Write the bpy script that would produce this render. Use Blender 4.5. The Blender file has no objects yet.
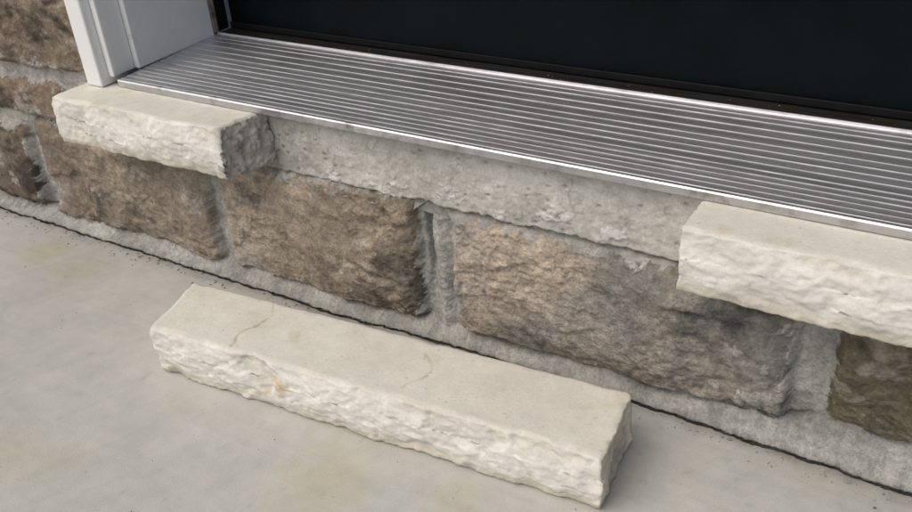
import bpy, math, numpy as np
from mathutils import Matrix, Vector
rng=np.random.default_rng(7)

# ------------------------------------------------------------ numpy noise
M32=np.int64(0xFFFFFFFF)
def _hash(ix,iy,iz,s):
    n=(ix*374761393+iy*668265263+iz*1274126177+s*974634777)&M32
    n=((n^(n>>13))*1103515245+12345)&M32
    n=((n^(n>>15))*668265261)&M32
    return (n^(n>>14))&M32
def rnd(ix,iy,iz,s): return _hash(ix,iy,iz,s)/4294967295.0
def perlin(x,y,z,s=0):
    x0=np.floor(x).astype(np.int64);y0=np.floor(y).astype(np.int64);z0=np.floor(z).astype(np.int64)
    fx=x-x0;fy=y-y0;fz=z-z0
    u=fx**3*(fx*(fx*6-15)+10);v=fy**3*(fy*(fy*6-15)+10);w=fz**3*(fz*(fz*6-15)+10)
    r=0
    for dx in (0,1):
        for dy in (0,1):
            for dz in (0,1):
                h=_hash(x0+dx,y0+dy,z0+dz,s)
                gx=((h&1023)/511.5-1);gy=(((h>>10)&1023)/511.5-1);gz=(((h>>20)&1023)/511.5-1)
                d=gx*(fx-dx)+gy*(fy-dy)+gz*(fz-dz)
                r=r+d*(u if dx else 1-u)*(v if dy else 1-v)*(w if dz else 1-w)
    return r
def fbm(x,y,z,f,o=4,s=0,g=.5):
    a=1;r=0;t=0
    for i in range(o):
        r=r+a*perlin(x*f+i*7.3,y*f+i*3.1,z*f-i*5.7,s+i);t+=a;a*=g;f*=2.03
    return r/t*1.7
def worley(x,y,z,f,s=0):
    x=x*f;y=y*f;z=z*f
    x0=np.floor(x).astype(np.int64);y0=np.floor(y).astype(np.int64);z0=np.floor(z).astype(np.int64)
    F1=np.full(x.shape,9.);F2=np.full(x.shape,9.);C=np.zeros(x.shape)
    for dx in (-1,0,1):
        for dy in (-1,0,1):
            for dz in (-1,0,1):
                a=x0+dx;b=y0+dy;c=z0+dz
                d=np.sqrt((a+rnd(a,b,c,s)-x)**2+(b+rnd(a,b,c,s+1)-y)**2+(c+rnd(a,b,c,s+2)-z)**2)
                m=d<F1
                F2=np.where(m,F1,np.minimum(F2,d));C=np.where(m,rnd(a,b,c,s+3),C);F1=np.where(m,d,F1)
    return F1,F2,C
def sst(a,b,x):
    t=np.clip((x-a)/(b-a),0,1);return t*t*(3-2*t)
def mix(a,b,t):
    a=np.asarray(a,float);b=np.asarray(b,float);t=np.asarray(t)[...,None];return a*(1-t)+b*t

# ------------------------------------------------------------ helpers
def mesh_obj(name,V,F,mat,col=None,smooth=True,parent=None):
    me=bpy.data.meshes.new(name)
    V=np.asarray(V,float);F=np.asarray(F,np.int32)
    me.vertices.add(len(V));me.vertices.foreach_set('co',V.ravel())
    k=F.shape[1]
    me.loops.add(F.size);me.loops.foreach_set('vertex_index',F.ravel())
    me.polygons.add(len(F));me.polygons.foreach_set('loop_start',np.arange(0,F.size,k,dtype=np.int32))
    me.update(calc_edges=True);me.validate()
    me.polygons.foreach_set('use_smooth',[smooth]*len(me.polygons))
    if col is not None:
        a=me.attributes.new('Col','FLOAT_COLOR','POINT')
        c=np.ones((len(V),4));c[:,:3]=np.clip(col,0.003,.95);a.data.foreach_set('color',c.ravel())
    me.materials.append(mat)
    o=bpy.data.objects.new(name,me);bpy.context.scene.collection.objects.link(o)
    if parent:o.parent=parent
    return o
def grid_faces(n,m,off=0):
    i,j=np.meshgrid(np.arange(n-1),np.arange(m-1),indexing='ij')
    a=(i*m+j).ravel()+off
    return np.stack([a,a+m,a+m+1,a+1],1)
def N(nt,t,**k):
    n=nt.nodes.new(t)
    for a,b in k.items():setattr(n,a,b)
    return n
def mat_stone(name,rough=.85,fine=260,fstr=.25,fdist=.0012,mott=(.82,1.15),mscale=45,spec=.3,mid=0):
    m=bpy.data.materials.new(name);m.use_nodes=True;nt=m.node_tree;L=nt.links
    b=nt.nodes['Principled BSDF'];b.inputs['Roughness'].default_value=rough
    b.inputs['Specular IOR Level'].default_value=spec
    at=N(nt,'ShaderNodeAttribute',attribute_name='Col')
    g=N(nt,'ShaderNodeNewGeometry')
    n1=N(nt,'ShaderNodeTexNoise');n1.inputs['Scale'].default_value=mscale;n1.inputs['Detail'].default_value=6;n1.inputs['Roughness'].default_value=.68
    n3=N(nt,'ShaderNodeTexNoise');n3.inputs['Scale'].default_value=fine;n3.inputs['Detail'].default_value=3;n3.inputs['Roughness'].default_value=.8
    for n in(n1,n3):L.new(g.outputs['Position'],n.inputs['Vector'])
    r=N(nt,'ShaderNodeMapRange');r.inputs['From Min'].default_value=.3;r.inputs['From Max'].default_value=.7
    r.inputs['To Min'].default_value=mott[0];r.inputs['To Max'].default_value=mott[1];L.new(n1.outputs['Fac'],r.inputs['Value'])
    r2=N(nt,'ShaderNodeMapRange');r2.inputs['From Min'].default_value=.3;r2.inputs['From Max'].default_value=.7
    r2.inputs['To Min'].default_value=mott[0];r2.inputs['To Max'].default_value=mott[1];L.new(n3.outputs['Fac'],r2.inputs['Value'])
    mu=N(nt,'ShaderNodeMath',operation='MULTIPLY');L.new(r.outputs[0],mu.inputs[0]);L.new(r2.outputs[0],mu.inputs[1])
    vm=N(nt,'ShaderNodeVectorMath',operation='SCALE');L.new(at.outputs['Color'],vm.inputs[0]);L.new(mu.outputs[0],vm.inputs['Scale'])
    L.new(vm.outputs[0],b.inputs['Base Color'])
    bp=N(nt,'ShaderNodeBump');bp.inputs['Strength'].default_value=fstr;bp.inputs['Distance'].default_value=fdist
    if mid:
        ad=N(nt,'ShaderNodeMath',operation='MULTIPLY_ADD');ad.inputs[1].default_value=mid
        L.new(n1.outputs['Fac'],ad.inputs[0]);L.new(n3.outputs['Fac'],ad.inputs[2]);L.new(ad.outputs[0],bp.inputs['Height'])
    else: L.new(n3.outputs['Fac'],bp.inputs['Height'])
    L.new(bp.outputs[0],b.inputs['Normal'])
    return m
def mat_simple(name,col,rough=.5,metal=0,var=.15,scale=(20,20,20),bump=0,spec=.5,dirt=None):
    m=bpy.data.materials.new(name);m.use_nodes=True;nt=m.node_tree;L=nt.links
    b=nt.nodes['Principled BSDF'];b.inputs['Metallic'].default_value=metal;b.inputs['Specular IOR Level'].default_value=spec
    g=N(nt,'ShaderNodeNewGeometry');mp=N(nt,'ShaderNodeMapping');mp.inputs['Scale'].default_value=scale
    n=N(nt,'ShaderNodeTexNoise');n.inputs['Scale'].default_value=1;n.inputs['Detail'].default_value=6;n.inputs['Roughness'].default_value=.65
    L.new(g.outputs['Position'],mp.inputs['Vector']);L.new(mp.outputs[0],n.inputs['Vector'])
    cr=N(nt,'ShaderNodeMapRange');cr.inputs['From Min'].default_value=.3;cr.inputs['From Max'].default_value=.7
    cr.inputs['To Min'].default_value=1-var;cr.inputs['To Max'].default_value=1+var;L.new(n.outputs['Fac'],cr.inputs['Value'])
    vm=N(nt,'ShaderNodeVectorMath',operation='SCALE');vm.inputs[0].default_value=col;L.new(cr.outputs[0],vm.inputs['Scale'])
    out=vm.outputs[0]
    if dirt:
        dc,ds,lo,hi=dirt
        n4=N(nt,'ShaderNodeTexNoise');n4.inputs['Scale'].default_value=ds;n4.inputs['Detail'].default_value=7;n4.inputs['Roughness'].default_value=.7
        L.new(g.outputs['Position'],n4.inputs['Vector'])
        q=N(nt,'ShaderNodeMapRange');q.inputs['From Min'].default_value=lo;q.inputs['From Max'].default_value=hi;L.new(n4.outputs['Fac'],q.inputs['Value'])
        mx=N(nt,'ShaderNodeMix',data_type='RGBA');L.new(q.outputs[0],mx.inputs[0]);L.new(out,mx.inputs[6]);mx.inputs[7].default_value=(*dc,1);out=mx.outputs[2]
    L.new(out,b.inputs['Base Color'])
    rr=N(nt,'ShaderNodeMapRange');rr.inputs['From Min'].default_value=.3;rr.inputs['From Max'].default_value=.7
    rr.inputs['To Min'].default_value=max(rough-.1,.05);rr.inputs['To Max'].default_value=min(rough+.12,1);L.new(n.outputs['Fac'],rr.inputs['Value']);L.new(rr.outputs[0],b.inputs['Roughness'])
    if bump:
        bp=N(nt,'ShaderNodeBump');bp.inputs['Strength'].default_value=bump;bp.inputs['Distance'].default_value=.0006
        L.new(n.outputs['Fac'],bp.inputs['Height']);L.new(bp.outputs[0],b.inputs['Normal'])
    return m
def box(name,x0,x1,y0,y1,z0,z1,mat,bev=.002,parent=None):
    V=[(x,y,z) for x in(x0,x1) for y in(y0,y1) for z in(z0,z1)]
    F=[(0,1,3,2),(4,6,7,5),(0,4,5,1),(2,3,7,6),(0,2,6,4),(1,5,7,3)]
    o=mesh_obj(name,V,F,mat,smooth=False,parent=parent)
    if bev:
        md=o.modifiers.new('bev','BEVEL');md.width=bev;md.segments=2
    return o
def empty(name):
    e=bpy.data.objects.new(name,None);bpy.context.scene.collection.objects.link(e);return e

M_lime=mat_stone('limestone',rough=.8,fine=420,fstr=.4,mott=(.93,1.06),mscale=50,mid=.8)
M_rock=mat_stone('rock_face_stone',rough=.82,fine=360,fstr=.9,fdist=.0018,mott=(.74,1.27),mscale=110,spec=.3,mid=1.6)
M_conc=mat_stone('concrete',rough=.78,fine=520,fstr=.30,mott=(.93,1.07),mscale=24,spec=.35)
M_ledge=mat_stone('cement_face',rough=.85,fine=400,fstr=.6,mott=(.85,1.13),mscale=80,mid=1.4)

# ------------------------------------------------------------ limestone blocks
def lattice_box(nx,ny,nz):
    idx={};P=[];F=[]
    def g(i,j,k):
        t=(i,j,k)
        if t not in idx: idx[t]=len(P);P.append(t)
        return idx[t]
    for i in range(nx):
        for k in range(nz):
            F.append((g(i,0,k),g(i+1,0,k),g(i+1,0,k+1),g(i,0,k+1)))
            F.append((g(i,ny,k),g(i,ny,k+1),g(i+1,ny,k+1),g(i+1,ny,k)))
        for j in range(ny):
            F.append((g(i,j,0),g(i,j+1,0),g(i+1,j+1,0),g(i+1,j,0)))
            F.append((g(i,j,nz),g(i+1,j,nz),g(i+1,j+1,nz),g(i,j+1,nz)))
    for j in range(ny):
        for k in range(nz):
            F.append((g(0,j,k),g(0,j,k+1),g(0,j+1,k+1),g(0,j+1,k)))
            F.append((g(nx,j,k),g(nx,j+1,k),g(nx,j+1,k+1),g(nx,j,k+1)))
    return np.array(P,float)/[nx,ny,nz],np.array(F)

def seg_dist(px,py,pts):
    d=np.full(px.shape,9.)
    for (ax,ay),(bx,by) in zip(pts[:-1],pts[1:]):
        t=np.clip(((px-ax)*(bx-ax)+(py-ay)*(by-ay))/((bx-ax)**2+(by-ay)**2),0,1)
        d=np.minimum(d,np.hypot(px-ax-t*(bx-ax),py-ay-t*(by-ay)))
    return d

def block(name,FL,FR,BR,BL,z0,z1,seed,res=.0016,endL=.3,endR=.6,cracks=(),stains=(),darkR=0,endcol=(.42,.39,.32),pit=0,A=1):
    FL,FR,BR,BL=[np.array(p,float) for p in(FL,FR,BR,BL)]
    Lx=np.linalg.norm(FR-FL);Ly=np.linalg.norm(BL-FL);Lz=z1-z0
    nx,ny,nz=[max(4,int(round(l/res))) for l in(Lx,Ly,Lz)]
    U,F=lattice_box(nx,ny,nz)
    u,v,w=U.T
    xy=(FL*((1-u)*(1-v))[:,None]+FR*(u*(1-v))[:,None]+BR*(u*v)[:,None]+BL*((1-u)*v)[:,None])
    lx,ly,lz=u*Lx,v*Ly,w*Lz          # local metres
    X,Y,Z=lx,ly,lz
    wx=fbm(X,Y,Z,30,3,seed+40)*.012;wz=fbm(X,Y,Z,30,3,seed+50)*.012
    def rough(a,s):
        F1,F2,C=worley(X*.8+wx,Y*.8,Z+wz,26,s)
        G1,G2,D=worley(X-wz,Y,Z*1.2+wx,70,s+9)
        big=fbm(X,Y,Z,12,3,s+20)
        edge=sst(0,.30,F2-F1)
        return a*(.0055*big + .0030*(F1-.55)+(C-.5)*.0062*edge + .0007*(G1-.5)+(D-.5)*.0016*sst(0,.3,G2-G1)*sst(-.2,.4,big) + .0028*fbm(X*.8,Y,Z*1.3,80,5,s+30,.68))
    rf=A*rough(1,seed)+.0035*np.sin(np.pi*np.clip(w,0,1))-.002
    wf=1-sst(0,.016,ly)
    ex=FR-FL;ex/=np.linalg.norm(ex);ey=np.array([-ex[1],ex[0]])
    off=-rf*wf
    xy=xy+ey[None]*off[:,None]
    wr=1-sst(0,.014,Lx-lx);wl=1-sst(0,.014,lx)
    rr=rough(1,seed+77)
    P1,P2,PC=worley(X,Y,Z,150,seed+78)
    Q1,Q2,QC=worley(X+wx,Y+wz,Z,210,seed+98)
    pm=sst(.36,.24,Q1)*(QC>.55)*np.clip(.6+fbm(X,Y,Z,40,3,seed+99)*1.4,0,1)
    if pit: rr=rr-.0022*pm+.0030*fbm(X,Y,Z,120,4,seed+79,.65)
    xy=xy+ex[None]*((rr*wr*endR)-(rr*wl*endL))[:,None]
    xy=xy+ey[None]*(fbm(X,Y,Z,25,3,seed+5)*.0012*sst(Ly-.02,Ly,ly))[:,None]
    ch=np.clip(fbm(X,Y*0,Z*0,28,4,seed+60)+.15,0,1)
    z=z0+lz
    z=z-(.0006+.0045*ch)*np.exp(-(ly/.0035)**2)*(w>.6)
    z=z-(.0008+.003*np.clip(fbm(X*0,Y,Z*0,40,3,seed+61)+.1,0,1)*endR)*np.exp(-((Lx-lx)/.003)**2)*(w>.6)
    z=z-(.0008+.002*ch*endL)*np.exp(-(lx/.003)**2)*(w>.6)
    z=z-(.0006+.003*np.clip(fbm(X,Y*0,Z*0,35,3,seed+66),0,1))*np.exp(-((Ly-ly)/.003)**2)*(w>.6)
    z=z+(.0005+.003*ch)*np.exp(-(ly/.004)**2)*(w<.3)
    top=(w>.999)
    z=z+top*(fbm(X,Y,Z,9,3,seed+70)*.0006+.0002*fbm(X,Y,Z,90,3,seed+71))
    base=mix((.61,.585,.50),(.68,.66,.575),np.clip(.5+1.4*fbm(X,Y,Z,10,5,seed+80,.6),0,1))
    fresh=mix((.68,.665,.60),(.77,.755,.69),np.clip(.5+1.5*fbm(X,Y,Z,30,4,seed+81),0,1))
    isf=1-sst(.001,.006,ly)
    col=base*(1-isf[:,None])+fresh*isf[:,None]
    st=sst(.25,.6,fbm(X,Y,Z,22,5,seed+82,.6));col=col*(1-st[:,None]*np.array([.10,.13,.23]))
    gs=sst(.1,.7,fbm(X,Y,Z,6,5,seed+83,.6));col=col*(1-.16*gs[:,None])
    sc_=sst(.55,.75,fbm(X*.5+Y,(Y*.4-X)*6,Z,16,4,seed+95,.6));col=col*(1+.06*sc_[:,None]*top[:,None])
    dots=(P1<.18)*(PC>.86)*(1-isf);col=col*(1-.25*dots[:,None])
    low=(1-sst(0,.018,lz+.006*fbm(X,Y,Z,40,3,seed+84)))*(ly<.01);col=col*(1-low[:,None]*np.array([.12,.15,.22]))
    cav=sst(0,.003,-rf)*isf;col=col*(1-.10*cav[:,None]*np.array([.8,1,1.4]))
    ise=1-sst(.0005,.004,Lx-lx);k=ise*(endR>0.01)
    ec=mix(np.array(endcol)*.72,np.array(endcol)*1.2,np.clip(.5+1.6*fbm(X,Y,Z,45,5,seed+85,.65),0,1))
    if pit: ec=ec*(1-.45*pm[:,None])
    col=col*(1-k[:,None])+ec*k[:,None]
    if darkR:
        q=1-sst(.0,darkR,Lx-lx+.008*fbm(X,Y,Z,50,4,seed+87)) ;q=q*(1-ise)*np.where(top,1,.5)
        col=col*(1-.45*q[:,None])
    for (cx,cy,r,c,am) in stains:
        d=np.hypot(lx-cx,(lz if cy[0]=='z' else ly)-cy[1])/r
        q=am*(1-sst(.3,1,d+.5*fbm(X,Y,Z,60,4,seed+88)))*(isf if cy[0]=='z' else 1-isf)
        col=col*(1-q[:,None])+np.array(c)*q[:,None]
    for pts in cracks:
        d=seg_dist(lx+.006*fbm(X,Y,Z,50,4,seed+89),ly+.006*fbm(X,Y,Z,50,4,seed+93),pts)
        q=np.exp(-(d/.0010)**2)*top*np.clip(.75+.9*fbm(X,Y,Z,40,2,seed+94),0,1)
        z=z-.0006*q;col=col*(1-.42*q[:,None]*np.array([.8,1,1.3]))
    V=np.column_stack([xy,z])
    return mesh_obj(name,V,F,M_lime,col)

block('limestone_block',(-.708,.479),(-.210,.513),(-.222,.604),(-.733,.566),.0012,.0605,11,
      endL=.7,endR=1.1,
      cracks=[[(.112,.092),(.121,.070),(.117,.052),(.105,.030),(.103,.010)],[(.300,.070),(.312,.060),(.318,.048),(.312,.032),(.30,.018)]],
      stains=[(.165,('z',.036),.016,(.56,.45,.27),.8),(.142,('z',.018),.012,(.55,.46,.30),.5),(.11,('y',.05),.03,(.55,.51,.42),.4),(.42,('y',.06),.07,(.55,.52,.45),.4)],endcol=(.60,.56,.47))
block('limestone_sill',(-.953,.604),(-.686,.607),(-.672,.673),(-.948,.673),.178,.2368,31,endL=.6,endR=1.5,darkR=.012,endcol=(.46,.435,.385),pit=1,A=.9)
block('limestone_sill.001',(-.188,.608),(.545,.606),(.545,.673),(-.189,.673),.1765,.2366,53,endL=.7,endR=.5,A=.95)

# ------------------------------------------------------------ stone wall
def crackline(x):
    o=x*0
    base=.6535+.007*sst(-.60,-.42,x)*(1-sst(-.22,-.02,x))
    return base+.0045*fbm(x,o,o,9,3,400)+.0050*fbm(x,o,o,40,6,401,.68)
stones=[]
def S(x0,x1,z0,z1,c1,c2,h=.016): stones.append((x0,x1,z0,z1,c1,c2,h,len(stones)*13+5))
tan=(.38,.32,.235);pink=(.44,.37,.285);grey=(.235,.225,.20);olv=(.15,.132,.085);brn=(.22,.18,.13)
S(-1.120,-.797,.006,.160,(.23,.19,.14),(.32,.27,.205),.015)
S(-.779,-.489,.008,.166,(.44,.37,.28),(.26,.215,.16),.016)
S(-.450,-.097,.014,.160,pink,grey,.017)
S(-.069,.26,.030,.172,olv,(.19,.16,.11),.013)
S(.275,.62,.02,.172,tan,brn,.016)
S(-1.42,-1.139,.006,.142,brn,(.16,.13,.10),.014)
S(-1.36,-1.035,.158,.216,(.19,.15,.11),(.24,.185,.135),.012)
S(-1.018,-.85,.158,.216,brn,tan,.012)
S(-1.29,-.90,.232,.375,(.18,.14,.10),(.28,.23,.165),.016)
def auto(x0,x1,zs,seed):
    r=np.random.default_rng(seed);pal=[tan,brn,grey,olv,pink,(.2,.15,.11)]
    for a,b in zip(zs[:-1],zs[1:]):
        x=x0-r.uniform(0,.2)
        while x<x1:
            w=r.uniform(.18,.42);S(x,min(x+w,x1+.02),a,b-.014,pal[r.integers(6)],pal[r.integers(6)],r.uniform(.011,.018));x+=w+.014
zs=list(np.cumsum([.39]+[.12,.16,.11,.15,.13,.17,.12,.15,.11,.16,.13,.15,.12,.15,.14,.13]))
auto(-3.4,-.90,zs,1);auto(-3.4,-1.44,[.01,.15,.226,.39],2);auto(-3.4,-1.375,[.152,.226],9);auto(-3.4,-1.305,[.232,.39],4)
auto(.62,3.4,[.01,.15,.27,.39],3);auto(.56,3.4,zs,5)
auto(-.92,.56,[2.37,2.5,2.63],6)
YM=.6815
def wall(x,z):
    z=np.asarray(z,float);o=np.zeros_like(x)
    h=.0040*fbm(x,o,z,22,3,200)+.0024*fbm(x,o,z,80,5,201,.68)
    mort=mix((.285,.282,.255),(.44,.435,.395),np.clip(.5+1.9*fbm(x,o,z,20,6,202,.68),0,1))
    col=mort.copy()
    jx=x+.479+.006*fbm(x,o,z,30,4,204)
    jg=np.exp(-(jx/.005)**4)*sst(.03,.10,z)*(z<.17)
    h=h-.009*jg+.008*np.exp(-((x+.463+.004*fbm(x,o,z,28,3,205))/.011)**2)*(z<.15);col=col*(1-.35*jg[:,None])
    wx=.0055*fbm(x,o,z,28,4,210)+.0030*fbm(x,o,z,100,4,211,.65);wz=.0055*fbm(x,o,z,28,4,214)+.0030*fbm(x,o,z,100,4,215,.65)
    for (x0,x1,z0,z1,c1,c2,hh,s) in stones:
        m=(x>x0-.02)&(x<x1+.02)&(z>z0-.02)&(z<z1+.02)
        if not m.any():continue
        xa=x[m];za=z[m];oo=np.full_like(xa,s*.37)
        px=xa+wx[m];pz=za+wz[m]
        cx,cz=(x0+x1)/2,(z0+z1)/2;r=.014
        qx=np.abs(px-cx)-(x1-x0)/2+r;qz=np.abs(pz-cz)-(z1-z0)/2+r
        d=-(np.hypot(np.maximum(qx,0),np.maximum(qz,0))+np.minimum(np.maximum(qx,qz),0)-r)
        dwx=.02*fbm(xa,oo,za,18,3,s+3);dwz=.02*fbm(xa,oo,za,18,3,s+4)
        F1,F2,C=worley(px*.8+dwx,oo,pz*1.3+dwz,12,s)
        G1,G2,D=worley(px+dwz,oo,pz*1.3+dwx,34,s+5)
        prof=sst(-.001,.009,d)
        rz=sst(-.25,.35,fbm(xa,oo,za,9,3,s+16))
        cellh=(C-.5)*.0105*sst(0,.16,F2-F1)+(D-.5)*.0042*sst(0,.22,G2-G1)*rz
        fine=fbm(xa,oo,za*1.4,45,6,s+7,.70)
        rock=hh*(.70+.30*sst(.0,.035,d))*prof+prof*(.0065*fbm(xa,oo,za,10,3,s+6)+.003*(F1-.5)+cellh+(.0026+.0032*rz)*fine)
        rock=np.maximum(rock,.0015)
        ins=sst(0,.0022,d)
        tx=(xa-cx)/(x1-x0)
        t=np.clip(.5+1.3*tx+1.3*fbm(xa,oo,za,9,4,s+8),0,1)
        c=mix(c1,c2,t)
        n=fbm(xa,oo,za,34,6,s+9,.75);c=c*(1+.6*n[:,None])
        dk=sst(.10,.38,fbm(xa,oo,za*1.2,9,6,s+10,.66)+.22*tx-.12*(za-cz)/(z1-z0));c=c*(1-.60*dk[:,None]*np.array([1,.98,.95]))
        wh=sst(.10,.40,fbm(xa*.8,oo,za*1.5,14,6,s+14,.72));c=c*(1-.5*wh[:,None])+np.array([.47,.435,.375])*.5*wh[:,None]
        c=c*(1-.28*sst(.0,-.4,fine)[:,None])
        c=c*(1-.35*(1-sst(0,.07,F2-F1))[:,None]*sst(-.1,.3,n)[:,None])
        # pale efflorescence film
        ef=sst(.28,.42,fbm(xa,oo,za,17,6,s+17,.74));c=c*(1-.5*ef[:,None])+np.array([.52,.50,.46])*.5*ef[:,None]
        edge=1-sst(0,.008,d);c=c*(1-.25*edge[:,None])
        sm=sst(.24,.29,fbm(xa,oo,za,22,6,s+12,.72)+.72*np.exp(-np.maximum(d,0)/.0095)-.12-.04*(s%3))
        if x0==-.450:
            sm=np.maximum(sm,sst(.15,.22,fbm(xa,oo,za,38,6,s+15,.7)+.24-6*np.hypot(xa+.125,za-.035)))
        sm=sm*(d<.05)*.85
        c=c*(1-sm[:,None])+mort[m]*sm[:,None]*1.08
        rock=rock+.0012*sm
        hb=h[m];up=ins*(d>0)
        h[m]=hb*(1-up)+np.maximum(rock,hb)*up
        col[m]=col[m]*(1-ins[:,None])+c*ins[:,None]
    # mortar fillet at the foot, ending at the crack line
    fz=.014+.018*sst(-.22,-.05,x)+.016*fbm(x,o,o,12,6,220,.65);fz=np.maximum(fz,.003)
    reach=YM-crackline(x)-.0004
    fl=reach*np.clip(1-z/fz,0,1)**.6*(1-.15*sst(0,.01,z))+.0030*fbm(x,o,z,50,6,221,.68)
    fl=np.where(z<.002,np.maximum(fl,reach-.001),fl)
    k=sst(-.001,.002,fl-h+.001)*(z<fz+.003)
    h=np.where(k>0,h*(1-k)+np.maximum(fl,h)*k,h)
    col=col*(1-k[:,None])+mort*k[:,None]*.96
    seam=np.exp(-((z-fz-.001)/.0020)**2)*sst(-.1,.15,fbm(x,o,o,16,4,224))
    h=h-.003*seam;col=col*(1-.5*seam[:,None])
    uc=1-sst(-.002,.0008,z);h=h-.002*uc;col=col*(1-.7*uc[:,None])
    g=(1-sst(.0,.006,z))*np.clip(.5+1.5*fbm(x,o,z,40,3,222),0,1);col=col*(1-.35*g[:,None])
    return YM-h,col
W=empty('stone_wall')
def patch(n,x0,x1,z0,z1,res):
    nx=int((x1-x0)/res)+1;nz=int((z1-z0)/res)+1
    X,Z=np.meshgrid(np.linspace(x0,x1,nx),np.linspace(z0,z1,nz),indexing='ij')
    x,z=X.ravel(),Z.ravel();y,c=wall(x,z)
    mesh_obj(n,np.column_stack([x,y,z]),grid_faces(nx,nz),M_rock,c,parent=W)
patch('base_course',-.935,.25,-.018,.1755,.00135)
patch('base_course_right',.25,.56,-.018,.1755,.004)
patch('wall_beside_door',-1.3,-.935,-.018,.42,.0018)
patch('wall_beside_door_outer',-1.5,-1.3,-.018,.42,.006)
patch('wall_outer_left',-3.2,-1.5,-.018,2.6,.016)
patch('wall_upper_left',-1.5,-.935,.42,2.6,.012)
patch('wall_right',.56,3.2,-.018,2.6,.016)
patch('wall_over_door',-.935,.56,2.36,2.6,.012)

# cement face behind missing sill piece
nx,nz=1000,62
X,Z=np.meshgrid(np.linspace(-.95,.55,nx),np.linspace(.150,.2385,nz),indexing='ij');x,z=X.ravel(),Z.ravel();o=x*0
bot=.1640+.0065*fbm(x,o,o,20,6,301,.65)
inb=sst(-.001,.001,z-bot)
F1,F2,C=worley(x,o,z*1.5,90,305)
h=.0026*fbm(x,o,z,14,4,300)+.0026*fbm(x,o,z,70,5,302,.70)+.003*np.exp(-((z-.168)/.006)**2)*fbm(x,o,z,50,3,303)
fl=sst(.16,.19,fbm(x,o,z*1.6,28,6,306,.72)-12*np.abs(z-.176-.012*fbm(x,o,o,8,2,307))+.03)*(x>-.64)
h=h+.0012*fl-(1-inb)*.006
c=mix((.40,.39,.345),(.56,.55,.50),np.clip(.5+1.5*fbm(x,o,z,12,6,304,.66),0,1))
stn=sst(.12,.45,fbm(x,o,z,18,6,308,.70));c=c*(1-.26*stn[:,None])
c=c*(1-.85*fl[:,None])+np.array([.65,.64,.60])*.85*fl[:,None]
hair=sst(.012,.0,np.abs(fbm(x,o,z,9,4,309,.6)))*.30;c=c*(1-hair[:,None])
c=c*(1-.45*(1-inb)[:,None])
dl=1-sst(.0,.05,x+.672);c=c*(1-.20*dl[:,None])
pit=sst(.30,.15,F1)*(C>.72);h=h-.0016*pit;c=c*(1-.35*pit[:,None])
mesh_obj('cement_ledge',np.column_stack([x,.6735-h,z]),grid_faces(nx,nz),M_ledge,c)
# bedding mortar on top of the stones in front of the ledge
nx,ny=900,14
X,Yv=np.meshgrid(np.linspace(-.80,.1,nx),np.linspace(0,1,ny),indexing='ij');x,v=X.ravel(),Yv.ravel();o=x*0
jn=np.exp(-((x+.470)/.022)**4)
yf=.6710+.0050*fbm(x,o,o,24,5,320,.6);yf=yf*(1-jn)+.6805*jn;y=yf+(.684-yf)*v
z=.1615+.005*fbm(x,o,o,20,5,321,.6)+.0018*fbm(x,y,o,110,4,322)-.012*(1-v)**2*(1-jn)
c=mix((.20,.195,.17),(.36,.355,.325),np.clip(.5+1.5*fbm(x,y,o,40,5,323,.65),0,1))
mesh_obj('bedding_mortar',np.column_stack([x,y,z]),grid_faces(nx,ny),M_ledge,c)

# ------------------------------------------------------------ ground sheet
def axis(a,b,res,lo,hi):
    d=np.arange(a,b,res);L=[];s=res;p=a
    while p>lo: s*=1.35;p-=s;L.append(p)
    R=[];s=res;p=d[-1]
    while p<hi: s*=1.35;p+=s;R.append(p)
    return np.concatenate([L[::-1],d,R])
xs=axis(-1.35,.15,.0018,-60,60)
lowy=[];p=.54;s=.0016
while p>-60:
    s=min(s*1.12,.006) if p>-.05 else s*1.4
    p-=s;lowy.append(p)
ys=np.concatenate([lowy[::-1],np.arange(.54,.63,.0025),np.arange(.63,.682,.0008),[.70,.75,.9,1.5,4,15,60]])
X,Yg=np.meshgrid(xs,ys,indexing='ij');x,y=X.ravel(),Yg.ravel();o=x*0
near=(np.abs(x)<2.5)&(y>-1)&(y<.9)
wd=.0006+.0042*np.clip(fbm(x,o,o,20,6,402,.65)+.28+.12*sst(-.5,-.1,x),0,1)**1.2
edge=crackline(x)-wd
d=y-edge
cr=sst(-.0004,.0006,d)*(np.abs(x)<3)
z=.0006*fbm(x,y,o,6,3,403)+.00025*fbm(x,y,o,90,3,404)
z=z-.0012*np.exp(-np.abs(d)/.005)*np.clip(fbm(x,y,o,40,3,406)+.3,0,1)
z=np.where(near,z,0)-.010*cr
slab=mix((.405,.403,.365),(.48,.477,.438),np.clip(.5+1.1*fbm(x,y,o,3.5,6,410,.6),0,1))
slab=slab*(1+.06*fbm(x*.5+y*.87,(y*.5-x*.87)*8,o,9,5,411,.6)[:,None])
slab=slab*(1+.08*fbm(x*.35,y*4,o,30,4,416,.6)[:,None])
slab=slab*(1+.06*fbm(x,y,o,50,4,417,.7)[:,None])
ys_=sst(.15,.55,fbm(x,y,o,5,4,412));slab=slab*(1-ys_[:,None]*np.array([.02,.04,.14]))
for (sx,sy,r,a) in [(-1.06,.60,.05,.5),(-.98,.58,.05,.35),(-.45,.43,.07,.4),(-.33,.47,.04,.35)]:
    q=a*(1-sst(.2,1,np.hypot(x-sx,y-sy)/r+.5*fbm(x,y,o,30,5,413,.6)));slab=slab*(1-q[:,None]*np.array([.08,.16,.42]))
sp=sst(.42,.55,fbm(x,y,o,70,3,414));slab=slab*(1-.13*sp[:,None])
mo=mix((.31,.305,.275),(.42,.415,.38),np.clip(.5+1.5*fbm(x,y,o,30,5,415,.65),0,1))
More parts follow.
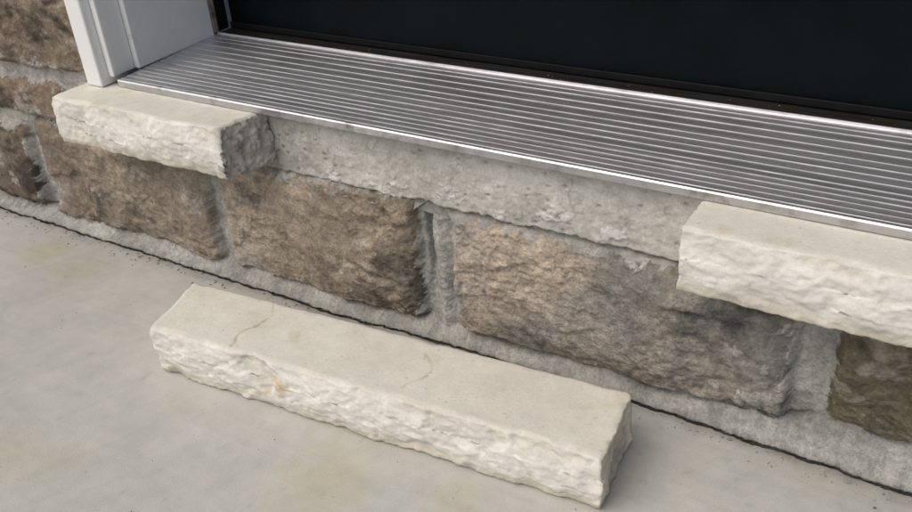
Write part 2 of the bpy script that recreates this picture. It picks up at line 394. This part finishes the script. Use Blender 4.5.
gr=np.exp(-np.abs(d)/.005)*.22+np.exp(-np.abs(d)/.03)*.10
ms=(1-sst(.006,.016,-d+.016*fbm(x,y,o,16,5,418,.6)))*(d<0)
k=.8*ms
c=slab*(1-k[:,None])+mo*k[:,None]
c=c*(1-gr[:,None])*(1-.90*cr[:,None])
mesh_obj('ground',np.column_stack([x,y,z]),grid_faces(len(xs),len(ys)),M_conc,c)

# ------------------------------------------------------------ crumbs
V=[];F=[];n=0;cols=[]
ico=[(0,0,1),(.89,0,.45),(.28,.85,.45),(-.72,.53,.45),(-.72,-.53,.45),(.28,-.85,.45),(.72,.53,-.45),(-.28,.85,-.45),(-.89,0,-.45),(-.28,-.85,-.45),(.72,-.53,-.45),(0,0,-1)]
icf=[(0,1,2),(0,2,3),(0,3,4),(0,4,5),(0,5,1),(1,6,2),(2,7,3),(3,8,4),(4,9,5),(5,10,1),(2,6,7),(3,7,8),(4,8,9),(5,9,10),(1,10,6),(6,11,7),(7,11,8),(8,11,9),(9,11,10),(10,11,6)]
def crumb(x,y,z,r,col):
    global n
    for p in ico:
        q=np.array(p)*r*rng.uniform(.55,1.25,3)*[1.2,1,.6];V.append((x+q[0],y+q[1],z+q[2]+r*.3));cols.append(col)
    for f in icf:F.append([a+n for a in f])
    n+=12
for i in range(420):
    x=rng.uniform(-1.3,.1);y=float(crackline(np.array([x]))[0])-.006-abs(rng.normal(0,.010));g=rng.uniform(.15,.5);crumb(x,y,.0002,rng.choice([.0006,.0009,.0014,.0022],p=[.45,.35,.16,.04]),(g,g*.95,g*.85))
for i in range(140):
    x=rng.uniform(-1.3,.1);y=rng.uniform(.2,.64);g=rng.uniform(.12,.4);crumb(x,y,.0004,rng.uniform(.0003,.0008),(g,g*.93,g*.8))
for i in range(50):
    x=rng.uniform(-.88,.1);g=rng.uniform(.03,.15);crumb(x,rng.uniform(.832,.846),.2505,rng.uniform(.0004,.0010),(g,g*.85,g*.7))
mesh_obj('mortar_crumbs',V,F,M_conc,np.array(cols),smooth=False)

# ------------------------------------------------------------ threshold
M_alu=mat_simple('worn_aluminium',(.60,.605,.61),.40,.85,.14,(2.5,240,60),bump=.12,dirt=((.30,.29,.275),9,.50,.85))
M_rib=mat_simple('bright_aluminium',(.88,.885,.89),.34,.9,.12,(14,60,60),dirt=((.5,.49,.48),20,.5,.8))
M_nose=mat_simple('nosing_aluminium',(.58,.58,.59),.42,.9,.2,(12,200,60),dirt=((.28,.27,.25),40,.50,.72))
M_grv=mat_simple('groove_grime',(.10,.10,.098),.7,.3,.4,(30,200,60))
x0,x1=-.8935,.55
prof=[(.684,.2369,0),(.6598,.2369,3),(.6585,.2382,3),(.6585,.2448,3),(.6597,.2462,3),(.6625,.2464,0)]
YB=.830
def zt(y): return .2458+(y-.66)*.022
y=.6632
pit=[.0092]*5+[.0125]*4+[.0150]*3+[.0105]*2
for i,p in enumerate(pit):
    prof+=[(y,zt(y),2),(y+.0006,zt(y)-.0006,2),(y+.0013,zt(y)-.0006,1),(y+.0016,zt(y)+.0005,1),(y+.0025,zt(y)+.0005,1),(y+.0028,zt(y),0)]
    y+=p
prof+=[(YB-.0015,zt(YB),1),(YB-.001,zt(YB)+.002,1),(YB+.0005,zt(YB)+.002,1),(YB+.001,.240,1)]
P=np.array([(a,b) for a,b,_ in prof]);V=[];n=len(P)
for xx in(x0,x1):
    for a,b in P:V.append((xx,a,b))
F=[(i,i+n,i+n+1,i+1) for i in range(n-1)]
th=mesh_obj('door_threshold',V,F,M_alu,smooth=False)
for mm in(M_rib,M_grv,M_nose):th.data.materials.append(mm)
for i,pl in enumerate(th.data.polygons):pl.material_index=prof[i][2]

# ------------------------------------------------------------ frame + door
M_wht=mat_simple('white_paint',(.80,.81,.79),.4,0,.03,(8,8,8),dirt=((.45,.42,.36),25,.62,.85))
M_door=mat_simple('dark_door_paint',(.0014,.0045,.0056),.45,0,.45,(14,14,14),bump=.1,spec=.10)
M_wood=mat_simple('weathered_sill_wood',(.018,.016,.0135),.9,0,.6,(12,160,60),bump=.5,spec=.1)
M_rub=mat_simple('black_weatherstrip',(.008,.008,.008),.6,0,.3,(40,40,40),spec=.15)
M_stop=mat_simple('stained_wood_stop',(.30,.25,.18),.7,0,.3,(40,40,10),dirt=((.08,.06,.04),60,.45,.7))
fr=empty('door_frame')
for nm,s,xo in(('left',1,-.937),('right',-1,.592)):
    def X(a):return xo+s*a
    def bb(n,a0,a1,*r,**k):
        p,q=sorted((X(a0),X(a1)));box(n,p,q,*r,parent=fr,**k)
    bb('casing_'+nm,0,.027,.648,.690,.2375,2.36,M_wht,bev=.0025)
    bb('casing_lip_'+nm,.0275,.0365,.6605,.694,.2472,2.33,M_wht,bev=.002)
    bb('jamb_'+nm,.020,.043,.6945,.824,.2475,2.33,M_wht,bev=.0015)
    bb('stop_'+nm,.020,.0435,.8245,.8330,.2515,2.33,M_stop,bev=.001)
    bb('rebate_'+nm,.020,.0435,.8335,.8520,.2515,2.33,M_rub,bev=.001)
    bb('reveal_'+nm,-.004,.0195,.6905,.90,.15,2.36,M_wht,bev=0)
box('casing_head',-.9095,.5645,.6485,.690,2.31,2.36,M_wht,parent=fr)
box('jamb_head',-.893,.548,.6945,.872,2.30,2.33,M_wht,parent=fr)
box('sill_wood',-.893,.548,.8315,.90,.2375,.2505,M_wood,bev=.002,parent=fr)
dr=empty('door')
box('slab',-.889,.545,.8530,.895,.2575,2.298,M_door,bev=.002,parent=dr)
box('sweep',-.889,.545,.8500,.8525,.2520,.2600,M_rub,bev=.001,parent=dr)
for a,b in((-.76,-.25),(-.10,.41)):
    for c,d in((.47,1.1),(1.25,2.15)):
        box('panel',a,b,.847,.8525,c,d,M_door,bev=.005,parent=dr)

# ------------------------------------------------------------ camera
r=Vector((.855,.514,-.067));f=Vector((-.470,.713,-.520)).normalized()
r=(r-f*r.dot(f)).normalized();up=r.cross(f)
cam=bpy.data.cameras.new('camera');co=bpy.data.objects.new('camera',cam);bpy.context.scene.collection.objects.link(co)
m=Matrix((r,up,-f)).transposed().to_4x4();m.translation=(0,0,.6);co.matrix_world=m
cam.sensor_width=36;cam.lens=35.8;cam.clip_start=.01;cam.clip_end=500
bpy.context.scene.camera=co

# ------------------------------------------------------------ light
w=bpy.data.worlds.new('World');bpy.context.scene.world=w;w.use_nodes=True;nt=w.node_tree
sky=nt.nodes.new('ShaderNodeTexSky');sky.sky_type='NISHITA';sky.sun_disc=False
el,az=math.radians(55),math.radians(205)
sky.sun_elevation=el;sky.sun_rotation=az;sky.air_density=.75;sky.dust_density=5
bg=nt.nodes['Background'];bg.inputs['Strength'].default_value=.12
nt.links.new(sky.outputs[0],bg.inputs['Color'])
sl=bpy.data.lights.new('sun','SUN');sl.energy=1.2;sl.angle=math.radians(60);sl.color=(1,.97,.92)
so=bpy.data.objects.new('sun',sl);bpy.context.scene.collection.objects.link(so)
dirv=Vector((math.sin(az)*math.cos(el),math.cos(az)*math.cos(el),math.sin(el)))
so.rotation_euler=dirv.to_track_quat('Z','Y').to_euler()
sc=bpy.context.scene;sc.view_settings.view_transform='Standard';sc.view_settings.look='None';sc.view_settings.exposure=0
